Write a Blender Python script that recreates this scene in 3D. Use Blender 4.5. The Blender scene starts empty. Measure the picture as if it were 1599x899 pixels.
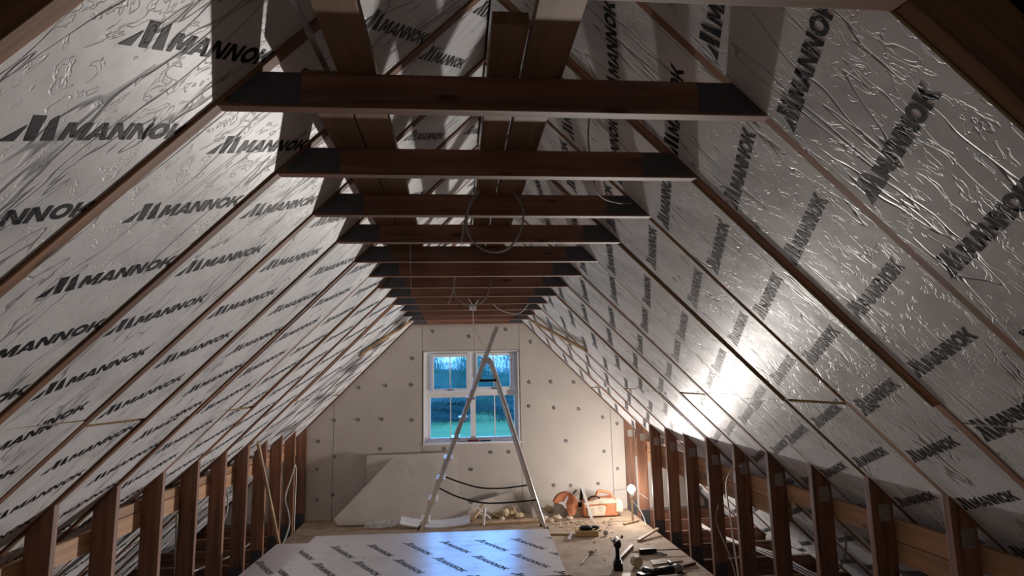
import bpy, math, random
from mathutils import Vector, Matrix, Euler, noise
random.seed(7)
PI = math.pi
C = bpy.context.scene.collection
sc = bpy.context.scene

# ---------------------------------------------------------------- measurements
CX, CH = -0.125, 1.604                 # camera x and eye height
A, B = 0.714, 1.92                     # half width of collar underside, half width between the studs
ZC, ZK = 2.284, 1.086                  # collar underside, top of stud
TAN = (ZC - ZK) / (B - A)
TH = math.atan(TAN); CT, ST = math.cos(TH), math.sin(TH)
Y0, DY, NT = 0.969, 0.5, 14            # first truss, spacing, number of trusses
YW = 7.504                             # face of the plasterboard on the gable
RZ = ZC + A * TAN                      # ridge height
T = 0.038                              # timber thickness

# ---------------------------------------------------------------- camera
cam = bpy.data.cameras.new('camera'); co = bpy.data.objects.new('camera', cam); C.objects.link(co)
yaw, pit, rol = 0.0907, 0.1496, -0.02
fw = Vector((math.sin(yaw) * math.cos(pit), math.cos(yaw) * math.cos(pit), math.sin(pit)))
r = Vector((math.cos(yaw), -math.sin(yaw), 0)); u = r.cross(fw)
r2 = r * math.cos(rol) + u * math.sin(rol); u2 = -r * math.sin(rol) + u * math.cos(rol)
m = Matrix((r2, u2, -fw)).transposed().to_4x4(); m.translation = (CX, 0, CH)
co.matrix_world = m
cam.sensor_width = 36; cam.lens = 936.3 / 1599 * 36; cam.clip_start = 0.02; cam.clip_end = 400
sc.camera = co

# ---------------------------------------------------------------- sky, lights, exposure
w = bpy.data.worlds.new('world'); sc.world = w; w.use_nodes = True
bg = w.node_tree.nodes['Background']; bg.inputs[0].default_value = (0.15, 0.42, 1.0, 1); bg.inputs[1].default_value = 5.6
BULB = Vector((1.80, 6.86, 0.35))
li = bpy.data.lights.new('work_light_glow', 'POINT'); li.energy = 172; li.color = (1.0, 0.935, 0.87); li.shadow_soft_size = 0.05
li.use_nodes = True
nt = li.node_tree; em = nt.nodes['Emission']; lf = nt.nodes.new('ShaderNodeLightFalloff'); lf.inputs['Strength'].default_value = 1.0
ml = nt.nodes.new('ShaderNodeMath'); ml.operation = 'MULTIPLY_ADD'; ml.inputs[1].default_value = 0.30
nt.links.new(lf.outputs['Constant'], ml.inputs[0]); nt.links.new(lf.outputs['Linear'], ml.inputs[2]); nt.links.new(ml.outputs[0], em.inputs['Strength'])
lo = bpy.data.objects.new('work_light_glow', li); lo.location = BULB; C.objects.link(lo)
sc.view_settings.view_transform = 'Standard'; sc.view_settings.look = 'None'
sc.view_settings.gamma = 1; sc.view_settings.exposure = 0.0; sc.view_settings.use_curve_mapping = False

# ---------------------------------------------------------------- materials
def new_mat(name):
    m = bpy.data.materials.new(name); m.use_nodes = True
    return m, m.node_tree, m.node_tree.nodes['Principled BSDF']
def N(nt, kind, **kw):
    n = nt.nodes.new(kind)
    for k, v in kw.items():
        if k in n.inputs: n.inputs[k].default_value = v
        else: setattr(n, k, v)
    return n
def plain(name, col, rough=0.6, metal=0.0, nscale=12, var=0.12, bump=0.15, emit=0):
    m, nt, b = new_mat(name)
    b.inputs['Roughness'].default_value = rough; b.inputs['Metallic'].default_value = metal; b.inputs['Specular IOR Level'].default_value = .25
    tc = N(nt, 'ShaderNodeTexCoord'); no = N(nt, 'ShaderNodeTexNoise', Scale=nscale, Detail=4.0)
    nt.links.new(tc.outputs['Object'], no.inputs['Vector'])
    cr = N(nt, 'ShaderNodeValToRGB')
    cr.color_ramp.elements[0].color = tuple(c * (1 - var) for c in col) + (1,)
    cr.color_ramp.elements[1].color = tuple(min(1, c * (1 + var)) for c in col) + (1,)
    cr.color_ramp.elements[0].position = .3; cr.color_ramp.elements[1].position = .7
    nt.links.new(no.outputs['Fac'], cr.inputs['Fac']); nt.links.new(cr.outputs['Color'], b.inputs['Base Color'])
    if bump:
        bu = N(nt, 'ShaderNodeBump', Strength=bump, Distance=0.004)
        nt.links.new(no.outputs['Fac'], bu.inputs['Height']); nt.links.new(bu.outputs['Normal'], b.inputs['Normal'])
    if emit:
        b.inputs['Emission Color'].default_value = col + (1,); b.inputs['Emission Strength'].default_value = emit
    return m
def wood(name, axis, col=(0.33, 0.165, 0.095), dark=0.5):
    m, nt, b = new_mat(name)
    b.inputs['Roughness'].default_value = 0.62
    tc = N(nt, 'ShaderNodeTexCoord'); oi = N(nt, 'ShaderNodeObjectInfo')
    mp = N(nt, 'ShaderNodeMapping'); s = [26, 26, 26]; s[axis] = 1.3
    mp.inputs['Scale'].default_value = s
    mu = N(nt, 'ShaderNodeMath', operation='MULTIPLY'); mu.inputs[1].default_value = 17
    nt.links.new(oi.outputs['Random'], mu.inputs[0]); nt.links.new(mu.outputs[0], mp.inputs['Location'])
    nt.links.new(tc.outputs['Object'], mp.inputs['Vector'])
    no = N(nt, 'ShaderNodeTexNoise', Scale=1.0, Detail=6.0, Distortion=0.6)
    nt.links.new(mp.outputs[0], no.inputs['Vector'])
    cr = N(nt, 'ShaderNodeValToRGB'); e = cr.color_ramp.elements
    e[0].position = .32; e[0].color = tuple(c * dark for c in col) + (1,)
    e[1].position = .62; e[1].color = tuple(min(1, c * 1.12) for c in col) + (1,)
    nt.links.new(no.outputs['Fac'], cr.inputs['Fac'])
    # knots
    mp2 = N(nt, 'ShaderNodeMapping'); s2 = [9, 9, 9]; s2[axis] = 2.6; mp2.inputs['Scale'].default_value = s2
    nt.links.new(tc.outputs['Object'], mp2.inputs['Vector']); nt.links.new(mu.outputs[0], mp2.inputs['Location'])
    vo = N(nt, 'ShaderNodeTexVoronoi', Scale=1.0)
    nt.links.new(mp2.outputs[0], vo.inputs['Vector'])
    kr = N(nt, 'ShaderNodeValToRGB'); k = kr.color_ramp.elements
    k[0].position = .05; k[0].color = (.25, .2, .16, 1); k[1].position = .13; k[1].color = (1, 1, 1, 1)
    nt.links.new(vo.outputs['Distance'], kr.inputs['Fac'])
    mx = N(nt, 'ShaderNodeMix', data_type='RGBA', blend_type='MULTIPLY'); mx.inputs[0].default_value = 1
    nt.links.new(cr.outputs['Color'], mx.inputs[6]); nt.links.new(kr.outputs['Color'], mx.inputs[7])
    hv = N(nt, 'ShaderNodeHueSaturation')
    mr = N(nt, 'ShaderNodeMapRange'); mr.inputs[3].default_value = .8; mr.inputs[4].default_value = 1.2
    nt.links.new(oi.outputs['Random'], mr.inputs[0]); nt.links.new(mr.outputs[0], hv.inputs['Value'])
    nt.links.new(mx.outputs[2], hv.inputs['Color']); nt.links.new(hv.outputs[0], b.inputs['Base Color'])
    bu = N(nt, 'ShaderNodeBump', Strength=0.25, Distance=0.003)
    nt.links.new(no.outputs['Fac'], bu.inputs['Height']); nt.links.new(bu.outputs['Normal'], b.inputs['Normal'])
    return m
def foil(name, ink=False, axis=1, strength=1.0, base=(0.90, 0.90, 0.925), metal=.07, crease_shade=.5, rough=(.38, .48)):
    """crinkled aluminium facing: creases run along the board, small dents all over"""
    m, nt, b = new_mat(name)
    L = nt.links.new
    tc = N(nt, 'ShaderNodeTexCoord'); oi = N(nt, 'ShaderNodeObjectInfo')
    mu = N(nt, 'ShaderNodeMath', operation='MULTIPLY'); mu.inputs[1].default_value = 0 if ink else 0
    mp = N(nt, 'ShaderNodeMapping'); s = [6.5, 6.5, 6.5]; s[axis] = 1.1; mp.inputs['Scale'].default_value = s
    mu.inputs[1].default_value = 40; L(oi.outputs['Random'], mu.inputs[0]); L(mu.outputs[0], mp.inputs['Location'])
    L(tc.outputs['Object'], mp.inputs['Vector'])
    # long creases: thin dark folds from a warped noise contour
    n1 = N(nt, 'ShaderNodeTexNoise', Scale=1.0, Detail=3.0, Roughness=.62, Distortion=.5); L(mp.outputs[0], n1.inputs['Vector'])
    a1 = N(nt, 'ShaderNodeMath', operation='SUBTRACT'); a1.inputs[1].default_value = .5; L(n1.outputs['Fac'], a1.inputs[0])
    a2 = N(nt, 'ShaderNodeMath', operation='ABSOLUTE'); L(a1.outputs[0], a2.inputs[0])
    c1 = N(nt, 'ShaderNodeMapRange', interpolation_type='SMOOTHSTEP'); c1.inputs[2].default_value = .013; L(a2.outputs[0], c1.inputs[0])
    # short dents
    mp3 = N(nt, 'ShaderNodeMapping'); s3 = [26, 26, 26]; s3[axis] = 13; mp3.inputs['Scale'].default_value = s3; L(tc.outputs['Object'], mp3.inputs['Vector'])
    n3 = N(nt, 'ShaderNodeTexNoise', Scale=1.0, Detail=2.0, Distortion=1.2); L(mp3.outputs[0], n3.inputs['Vector'])
    b1 = N(nt, 'ShaderNodeMath', operation='SUBTRACT'); b1.inputs[1].default_value = .58; L(n3.outputs['Fac'], b1.inputs[0])
    b2 = N(nt, 'ShaderNodeMath', operation='ABSOLUTE'); L(b1.outputs[0], b2.inputs[0])
    c3 = N(nt, 'ShaderNodeMapRange', interpolation_type='SMOOTHSTEP'); c3.inputs[2].default_value = .03; L(b2.outputs[0], c3.inputs[0])
    n4 = N(nt, 'ShaderNodeTexNoise', Scale=6.0, Detail=2.0); L(tc.outputs['Object'], n4.inputs['Vector'])
    h1 = N(nt, 'ShaderNodeMath', operation='MULTIPLY_ADD'); h1.inputs[1].default_value = .38
    L(c3.outputs[0], h1.inputs[0]); L(c1.outputs[0], h1.inputs[2])
    h2 = N(nt, 'ShaderNodeMath', operation='MULTIPLY_ADD'); h2.inputs[1].default_value = 1.2
    L(n4.outputs['Fac'], h2.inputs[0]); L(h1.outputs[0], h2.inputs[2])
    bu = N(nt, 'ShaderNodeBump', Strength=.36 * strength, Distance=0.006); L(h2.outputs[0], bu.inputs['Height'])
    L(bu.outputs['Normal'], b.inputs['Normal'])
    if ink:
        b.inputs['Base Color'].default_value = (.018, .02, .03, 1); b.inputs['Roughness'].default_value = .5; b.inputs['Specular IOR Level'].default_value = .25
        b.inputs['Metallic'].default_value = 0.0
    else:
        # handling grime, soft edged and patchy
        n5 = N(nt, 'ShaderNodeTexNoise', Scale=2.3, Detail=5.0, Roughness=.6); L(tc.outputs['Object'], n5.inputs['Vector'])
        cr = N(nt, 'ShaderNodeValToRGB'); e = cr.color_ramp.elements
        e[0].position = .33; e[0].color = tuple(c * (.7 if metal < .5 else .9) for c in base) + (1,); e[1].position = .52; e[1].color = base + (1,)
        L(n5.outputs['Fac'], cr.inputs['Fac'])
        mx = N(nt, 'ShaderNodeMix', data_type='RGBA', blend_type='MULTIPLY'); mx.inputs[0].default_value = crease_shade
        L(cr.outputs['Color'], mx.inputs[6]); L(c1.outputs[0], mx.inputs[7])   # shade inside the folds, darkened into the foil colour
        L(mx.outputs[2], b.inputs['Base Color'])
        b.inputs['Metallic'].default_value = metal; b.inputs['Specular IOR Level'].default_value = .17
        rr = N(nt, 'ShaderNodeMapRange'); rr.inputs[3].default_value = rough[0]; rr.inputs[4].default_value = rough[1]
        L(n4.outputs['Fac'], rr.inputs[0]); L(rr.outputs[0], b.inputs['Roughness'])
    return m
WX = wood('timber_grain_x', 0, (0.24, 0.11, 0.068)); WY = wood('timber_grain_y', 1); WZ = wood('timber_grain_z', 2, (0.29, 0.14, 0.085))
WPALE = wood('pale_timber', 1, (0.55, 0.38, 0.22), .7); WPALEZ = wood('pale_timber_z', 2, (0.6, 0.43, 0.26), .75)
FOIL = foil('aluminium_foil'); INK = foil('black_print_on_foil', ink=True)
FOILX = foil('aluminium_foil_flat_board', axis=0, strength=.4, metal=.62, crease_shade=.2, rough=(.28, .36)); INKX = foil('black_print_flat_board', ink=True, axis=0, strength=.45)
FOAM = plain('yellow_foam', (.55, .40, .20), .9, nscale=60)
PLATE = plain('galvanised_plate', (.10, .10, .115), .55, .4, nscale=60, var=.12, bump=.3)
PLATEL = plain('bright_galvanised_plate', (.40, .37, .34), .5, .4, nscale=80, var=.2, bump=.6)
PLASTER = plain('plasterboard', (.55, .50, .455), .9, nscale=3, var=.05, bump=.05)
PLASTER2 = plain('plasterboard_offcut', (.60, .555, .51), .9, nscale=5, var=.06, bump=.1)
BLOCK = plain('grey_block', (.30, .29, .28), .95, nscale=9, var=.2, bump=.5)
FELT = plain('roof_felt', (.03, .024, .02), .95, nscale=5, var=.3)
WHITE = plain('white_paint', (.78, .77, .77), .45, nscale=6, var=.04, bump=.05)
ALU = plain('ladder_aluminium', (.68, .68, .69), .32, .8, nscale=30, var=.1, bump=.05)
BLACK = plain('black_plastic', (.012, .012, .013), .5, nscale=30)
GREYC = plain('grey_cable_sheath', (.34, .32, .30), .55, nscale=20, bump=0)
WHITEC = plain('white_cable_sheath', (.72, .69, .66), .5, nscale=20, bump=0)
ORANGE = plain('orange_plastic', (.58, .23, .12), .6, nscale=9, var=.4)
DUSTY = plain('dusty_white_plastic', (.68, .58, .46), .7, nscale=14, var=.3)
STEEL = plain('dull_steel', (.30, .29, .28), .4, .8, nscale=22, var=.35)
RUST = plain('brown_metal', (.11, .05, .035), .6, .3, nscale=25, var=.3)
CREAM = plain('cream_tape', (.62, .52, .34), .6, nscale=14, var=.1)
RED = plain('red_plastic', (.25, .04, .03), .5, nscale=14)
SCRAP = plain('crumbled_foam', (.50, .40, .26), .95, nscale=30, var=.35, bump=1)
GRAVEL = plain('grey_offcut', (.38, .35, .32), .9, nscale=30, var=.2, bump=.4)
WASHER = plain('grey_fixing', (.22, .21, .20), .6, .3, nscale=50)
LEAF = plain('leaves', (.05, .13, .10), .8, nscale=3, var=.8, bump=0)
LEAF2 = plain('hedge_leaves', (.025, .065, .06), .8, nscale=5, var=.8, bump=0)
GRASS = plain('lawn_grass', (.06, .15, .05), .9, nscale=.6, var=.3, bump=0)
POLY = plain('clear_film', (.7, .7, .72), .25, nscale=20)
POLY.node_tree.nodes['Principled BSDF'].inputs['Alpha'].default_value = .55
BULBM, _, bb = new_mat('lit_bulb'); bb.inputs['Emission Color'].default_value = (1, .93, .82, 1); bb.inputs['Emission Strength'].default_value = 14
# chipboard floor with dust and dark crumbs
FLOOR, nt, b = new_mat('chipboard')
L = nt.links.new; b.inputs['Roughness'].default_value = .85
tc = N(nt, 'ShaderNodeTexCoord'); n1 = N(nt, 'ShaderNodeTexNoise', Scale=90.0, Detail=3.0); n2 = N(nt, 'ShaderNodeTexNoise', Scale=5.0, Detail=6.0, Roughness=.65)
L(tc.outputs['Object'], n1.inputs['Vector']); L(tc.outputs['Object'], n2.inputs['Vector'])
cr = N(nt, 'ShaderNodeValToRGB'); e = cr.color_ramp.elements
e[0].position = .3; e[0].color = (.30, .20, .13, 1); e[1].position = .62; e[1].color = (.50, .385, .28, 1)
L(n2.outputs['Fac'], cr.inputs['Fac'])
cr2 = N(nt, 'ShaderNodeValToRGB'); e = cr2.color_ramp.elements
e[0].position = .3; e[0].color = (.6, .55, .5, 1); e[1].position = .5; e[1].color = (1, 1, 1, 1)
L(n1.outputs['Fac'], cr2.inputs['Fac'])
mx = N(nt, 'ShaderNodeMix', data_type='RGBA', blend_type='MULTIPLY'); mx.inputs[0].default_value = 1
L(cr.outputs['Color'], mx.inputs[6]); L(cr2.outputs['Color'], mx.inputs[7]); L(mx.outputs[2], b.inputs['Base Color'])
bu = N(nt, 'ShaderNodeBump', Strength=.4, Distance=.003); L(n1.outputs['Fac'], bu.inputs['Height']); L(bu.outputs['Normal'], b.inputs['Normal'])
# rain streaked glass
GLASS, nt, b = new_mat('rainy_window_glass')
L = nt.links.new
b.inputs['Transmission Weight'].default_value = 1; b.inputs['Roughness'].default_value = .02; b.inputs['IOR'].default_value = 1.05
b.inputs['Base Color'].default_value = (.93, .97, 1, 1)
tc = N(nt, 'ShaderNodeTexCoord'); mp = N(nt, 'ShaderNodeMapping'); mp.inputs['Scale'].default_value = (60, 60, 9); L(tc.outputs['Object'], mp.inputs['Vector'])
n1 = N(nt, 'ShaderNodeTexNoise', Scale=1.0, Detail=3.0); L(mp.outputs[0], n1.inputs['Vector'])
bu = N(nt, 'ShaderNodeBump', Strength=.5, Distance=.02); L(n1.outputs['Fac'], bu.inputs['Height']); L(bu.outputs['Normal'], b.inputs['Normal'])

# ---------------------------------------------------------------- mesh helpers
class MB:
    def __init__(s): s.v = []; s.f = []; s.mi = []
    def add(s, vs, fs, mi=0, M=None):
        o = len(s.v)
        s.v += [tuple(M @ Vector(p)) if M else tuple(p) for p in vs]
        s.f += [tuple(i + o for i in f) for f in fs]; s.mi += [mi] * len(fs); return s
    def box(s, lo, hi, mi=0, M=None):
        x0, y0, z0 = lo; x1, y1, z1 = hi
        return s.add([(x0, y0, z0), (x1, y0, z0), (x1, y1, z0), (x0, y1, z0), (x0, y0, z1), (x1, y0, z1), (x1, y1, z1), (x0, y1, z1)],
                     [(0, 3, 2, 1), (4, 5, 6, 7), (0, 1, 5, 4), (1, 2, 6, 5), (2, 3, 7, 6), (3, 0, 4, 7)], mi, M)
    def prism(s, poly, d0, d1, plane='xz', mi=0, M=None):
        n = len(poly)
        def P(p, d): return {'xz': (p[0], d, p[1]), 'xy': (p[0], p[1], d), 'yz': (d, p[0], p[1])}[plane]
        vs = [P(p, d0) for p in poly] + [P(p, d1) for p in poly]
        ar = sum(poly[i][0] * poly[(i + 1) % n][1] - poly[(i + 1) % n][0] * poly[i][1] for i in range(n))
        fs = [tuple(range(n)), tuple(range(2 * n - 1, n - 1, -1))] + [(i, i + n, (i + 1) % n + n, (i + 1) % n) for i in range(n)]
        flip = (ar > 0) == (d1 > d0)
        if plane == 'xz': flip = not flip
        if flip: fs = [tuple(reversed(f)) for f in fs]
        return s.add(vs, fs, mi, M)
    def tube(s, path, r, n=7, mi=0, caps=True):
        path = [Vector(p) for p in path]; vs = []; up = None
        for i, p in enumerate(path):
            t = (path[min(i + 1, len(path) - 1)] - path[max(i - 1, 0)]).normalized()
            if up is None: up = Vector((0, 0, 1)) if abs(t.z) < .9 else Vector((1, 0, 0))
            a = t.cross(up).normalized(); bb_ = a.cross(t).normalized(); up = bb_
            rr = r[i] if isinstance(r, (list, tuple)) else r
            for k in range(n):
                q = 2 * PI * k / n; vs.append(p + (a * math.cos(q) + bb_ * math.sin(q)) * rr)
        fs = [(i * n + k, i * n + (k + 1) % n, (i + 1) * n + (k + 1) % n, (i + 1) * n + k) for i in range(len(path) - 1) for k in range(n)]
        if caps: fs += [tuple(range(n - 1, -1, -1)), tuple(range((len(path) - 1) * n, len(path) * n))]
        return s.add(vs, fs, mi)
    def bar(s, p0, p1, wd, th, nrm=(0, 0, 1), mi=0):
        """rectangular bar p0-p1, width across, thickness along nrm"""
        p0 = Vector(p0); p1 = Vector(p1); t = (p1 - p0).normalized(); n = Vector(nrm)
        n = (n - t * n.dot(t)).normalized(); a = t.cross(n)
        M = Matrix((t, a, n)).transposed().to_4x4(); M.translation = p0
        return s.box((0, -wd / 2, -th / 2), ((p1 - p0).length, wd / 2, th / 2), mi, M)
    def lathe(s, prof, n=20, M=None, mi=0):
        vs = [(rr * math.cos(2 * PI * k / n), rr * math.sin(2 * PI * k / n), z) for rr, z in prof for k in range(n)]
        fs = [(i * n + k, i * n + (k + 1) % n, (i + 1) * n + (k + 1) % n, (i + 1) * n + k) for i in range(len(prof) - 1) for k in range(n)]
        fs += [tuple(range(n - 1, -1, -1)), tuple(range((len(prof) - 1) * n, len(prof) * n))]
        return s.add(vs, fs, mi, M)
    def build(s, name, mats, parent=None, bevel=0, smooth=False, M=None):
        me = bpy.data.meshes.new(name); me.from_pydata(s.v, [], s.f); me.update()
        for mm in (mats if isinstance(mats, (list, tuple)) else [mats]): me.materials.append(mm)
        me.polygons.foreach_set('material_index', s.mi)
        if smooth: me.polygons.foreach_set('use_smooth', [True] * len(me.polygons))
        o = bpy.data.objects.new(name, me); C.objects.link(o)
        if parent: o.parent = parent
        if M is not None: o.matrix_local = M
        if bevel:
            bv = o.modifiers.new('bevel', 'BEVEL'); bv.width = bevel; bv.segments = 2; bv.limit_method = 'ANGLE'
        return o
def tag(o, label, cat, group=None):
    o['label'] = label; o['category'] = cat
    if group: o['group'] = group
    return o
def thing(name, label, cat, loc=(0, 0, 0), rotz=0, group=None, rot=None):
    o = bpy.data.objects.new(name, None); C.objects.link(o); o.location = loc
    o.rotation_euler = rot if rot else (0, 0, rotz); o.empty_display_size = .1
    return tag(o, label, cat, group)
def struct(o): o['kind'] = 'structure'; return o
def smooth_path(pts, k=8):
    P = [Vector(p) for p in pts]; P = [P[0]] + P + [P[-1]]; out = []
    for i in range(1, len(P) - 2):
        for j in range(k):
            t = j / k; a, b_, c, d = P[i - 1:i + 3]
            out.append(.5 * ((2 * b_) + (c - a) * t + (2 * a - 5 * b_ + 4 * c - d) * t * t + (3 * b_ - a - 3 * c + d) * t ** 3))
    return out + [P[-2]]
def clip(poly, xmin, xmax, ymin, ymax):
    for ax, lim, sg in ((0, xmin, 1), (0, xmax, -1), (1, ymin, 1), (1, ymax, -1)):
        out = []
        for i in range(len(poly)):
            p, q = poly[i], poly[(i + 1) % len(poly)]
            a = sg * (p[ax] - lim); b_ = sg * (q[ax] - lim)
            if a >= 0: out.append(p)
            if a * b_ < 0:
                t = a / (a - b_); out.append((p[0] + (q[0] - p[0]) * t, p[1] + (q[1] - p[1]) * t))
        poly = out
        if len(poly) < 3: return []
    return poly
def cliphalf(poly, a, b_, c):          # keep a*x + b*y <= c
    out = []
    for i in range(len(poly)):
        p, q = poly[i], poly[(i + 1) % len(poly)]
        d0 = c - a * p[0] - b_ * p[1]; d1 = c - a * q[0] - b_ * q[1]
        if d0 >= 0: out.append(p)
        if d0 * d1 < 0:
            t = d0 / (d0 - d1); out.append((p[0] + (q[0] - p[0]) * t, p[1] + (q[1] - p[1]) * t))
    return out

# ---------------------------------------------------------------- printed lettering (convex pieces, heavy italic capitals)
def letters():
    LW = {'M': [[(0, 0), (.28, 0), (.28, 1), (0, 1)], [(.92, 0), (1.2, 0), (1.2, 1), (.92, 1)], [(.14, 1), (.38, 1), (.72, .16), (.48, .16)], [(.82, 1), (1.06, 1), (.72, .16), (.48, .16)]],
          'A': [[(-.04, 0), (.26, 0), (.66, 1), (.38, 1)], [(.80, 0), (1.10, 0), (.68, 1), (.42, 1)], [(.25, .18), (.84, .18), (.76, .38), (.30, .38)]],
          'N': [[(0, 0), (.27, 0), (.27, 1), (0, 1)], [(.76, 0), (1.03, 0), (1.03, 1), (.76, 1)], [(0, 1), (.3, 1), (1.03, 0), (.73, 0)]],
          'K': [[(0, 0), (.28, 0), (.28, 1), (0, 1)], [(.22, .36), (.72, 1), (1.08, 1), (.5, .36)], [(.34, .55), (.60, .68), (1.1, 0), (.76, 0)]]}
    O = []
    for k in range(14):
        a, b_ = 2 * PI * k / 14, 2 * PI * (k + 1) / 14
        O.append([(.56 + .56 * math.cos(a), .5 + .52 * math.sin(a)), (.56 + .56 * math.cos(b_), .5 + .52 * math.sin(b_)),
                  (.56 + .27 * math.cos(b_), .5 + .25 * math.sin(b_)), (.56 + .27 * math.cos(a), .5 + .25 * math.sin(a))])
    LW['O'] = O
    adv = {'M': 1.3, 'A': 1.13, 'N': 1.14, 'K': 1.1, 'O': 1.2}
    H = .046; out = []; x = .108; sh = .22
    for ch in 'MANNOK':
        for q in LW[ch]: out.append([((x + (px + sh * py) * H * .94), py * H) for px, py in q])
        x += adv[ch] * H * .94
    # the mark: a rising wedge, a leaning block and a leaning bar
    out += [[(-.002, 0), (.030, 0), (.043, .034)], [(.043, .0), (.062, 0), (.068, .062), (.043, .062)], [(.074, .0), (.100, 0), (.092, .064), (.078, .050)]]
    out[-3] = [(-.002, 0), (.026, 0), (.040, .040)]
    return out
LET = letters()
def logo_polys(cx, cy, ang, sx=1.0):
    ca, sa = math.cos(ang), math.sin(ang); out = []
    for q in LET:
        out.append([(cx + ca * (x - .2) * sx - sa * (y - .025), cy + sa * (x - .2) * sx + ca * (y - .025)) for x, y in q])
    return out
def lettering(spots, rect, z, mat, parent, name='printed_word'):
    for (cx, cy, ang) in spots:
        mb = MB()
        for q in logo_polys(cx, cy, ang):
            q = clip(q, *rect)
            if q:
                ar = sum(q[i][0] * q[(i + 1) % len(q)][1] - q[(i + 1) % len(q)][0] * q[i][1] for i in range(len(q)))
                if ar < 0: q = q[::-1]
                mb.add([(x, y, z) for x, y in q], [tuple(range(len(q)))])
        if mb.v: mb.build(name, mat, parent)

# ---------------------------------------------------------------- slope frame
def slope_matrix(s, y=0.0):
    """local x = along the attic (away from the camera on the right, toward it on the left), y = down the slope from the collar line, z = into the room"""
    X = Vector((0, s, 0)); Yv = Vector((s * CT, 0, -ST)); Z = Vector((-s * ST, 0, -CT))
    M = Matrix((X, Yv, Z)).transposed().to_4x4(); M.translation = (s * A, y, ZC); return M
V_RIDGE = -A / CT
V_EAVES = (3.12 - A) / CT

# ---------------------------------------------------------------- the shell
roof = MB()
for s in (-1, 1):
    M = slope_matrix(s)
    x0, x1 = (-1.3, 7.75) if s > 0 else (-7.75, 1.3)
    roof.box((x0, V_RIDGE - .17, -.20), (x1, V_EAVES + .25, -.165), 0, M)
o = struct(roof.build('ceiling', FELT))
flo = MB().box((-3.25, -1.3, -.26), (3.25, 7.75, -.215))
floor = struct(flo.build('floor', FELT))
for s, nm in ((-1, 'wall_left'), (1, 'wall_right')):
    x = s * 3.22; struct(MB().box((min(x, x + s * .1), -1.3, -.215), (max(x, x + s * .1), 7.75, .12)).build(nm, BLOCK))
def roofline(off=0.0): return [(-3.3, -.26), (3.3, -.26), (3.3, .0), (0, RZ + .25), (-3.3, .0)]
gp = [(-3.3, -.26), (3.3, -.26), (3.3, ZK - (3.3 - B) * TAN + .24), (0, RZ + .24), (-3.3, ZK - (3.3 - B) * TAN + .24)]
struct(MB().prism(gp, -1.35, -1.25).build('wall_back', BLOCK))
WX0, WX1, WZ0, WZ1 = -.557, .622, .842, 1.953
wf = MB()
for rect in ((-3.3, WX0, -9, 9), (WX1, 3.3, -9, 9), (WX0, WX1, -9, WZ0), (WX0, WX1, WZ1, 9)):
    q = clip(gp, *rect)
    if q: wf.prism(q, YW + .022, 7.74)
wall = struct(wf.build('wall_far', BLOCK))
# plasterboard sheets on the gable, clipped to the slope
def slope_clip(q, m=.012):
    for s in (-1, 1): q = cliphalf(q, s * TAN, 1, ZC + A * TAN - m)
    return q
g = .0025
for (x0, x1, z0, z1) in ((-1.95, -1.62, 0, 2), (-1.62, WX0 - .012, 0, 2.29), (WX0 - .012, WX1 + .012, 0, WZ0), (WX0 - .012, WX1 + .012, WZ1, 2.29), (WX1 + .012, 1.76, 0, 2.29), (1.76, 1.95, .23, 2), (1.76, 1.95, .0, .23), (1.96, 2.9, .0, 1.2), (-2.9, -1.96, 0, 1.2)):
    q = slope_clip([(x0 + g, z0 + g), (x1 - g, z0 + g), (x1 - g, z1 - g), (x0 + g, z1 - g)])
    if len(q) > 2:
        jit = random.uniform(0, .003)
        MB().prism(q, YW + jit, YW + .018).build('plasterboard_sheet', PLASTER, wall)
WS = [(-0.44, 2.2), (0.01, 2.13), (0.47, 2.21), (0.78, 2.05), (-0.69, 1.87), (-1.33, 1.53), (-1.01, 1.55), (-0.7, 1.55), (0.75, 1.55), (1.02, 1.55), (1.31, 1.54), (-1.61, 1.15), (-1.33, 1.15), (-1.05, 1.15), (-0.69, 1.13), (0.74, 1.26), (1.05, 1.23), (1.36, 1.21), (1.66, 1.1), (1.84, 1.02), (-1.79, 0.91), (-1.06, 0.8), (-1.6, 0.73), (1.19, 0.83), (0.26, 0.72), (0.48, 0.72), (1.66, 0.69), (1.82, 0.48), (-1.8, 0.59), (0.02, 0.53), (0.76, 0.31), (1.02, 0.31), (1.23, 0.3), (1.57, 0.31), (-1.61, 0.29), (-1.79, 0.24), (-1.3, .35), (-.3, .78)]
wm = None
for (x, z) in WS:
    M = Matrix.Translation((x, YW - .001, z)) @ Matrix.Rotation(PI / 2, 4, 'X')
    if wm is None:
        o = MB().lathe([(.021, 0), (.021, .003), (.015, .006), (.006, .003)], 12).build('fixing_washer', WASHER, wall, M=M); wm = o.data
    else:
        o = bpy.data.objects.new('fixing_washer', wm); C.objects.link(o); o.parent = wall; o.matrix_local = M
# floor panels
rows = [(-1.2, -.3), (-.3, .3), (.3, .9), (.9, 1.5), (1.5, 2.1), (2.1, 2.7), (2.7, 3.3), (3.3, 3.9), (3.9, 4.5), (4.5, 5.1), (5.1, 5.7), (5.7, 6.3), (6.3, 6.89), (6.89, YW)]
for i, (y0, y1) in enumerate(rows):
    cut = [-B, (.55 if i % 2 == 0 else -.62), B]
    for x0, x1 in zip(cut, cut[1:]):
        dz = random.uniform(-.0015, .001)
        MB().box((x0 + .002, y0 + .002, -.02), (x1 - .002, y1 - .002, dz)).build('floor_panel', FLOOR, floor)

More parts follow.
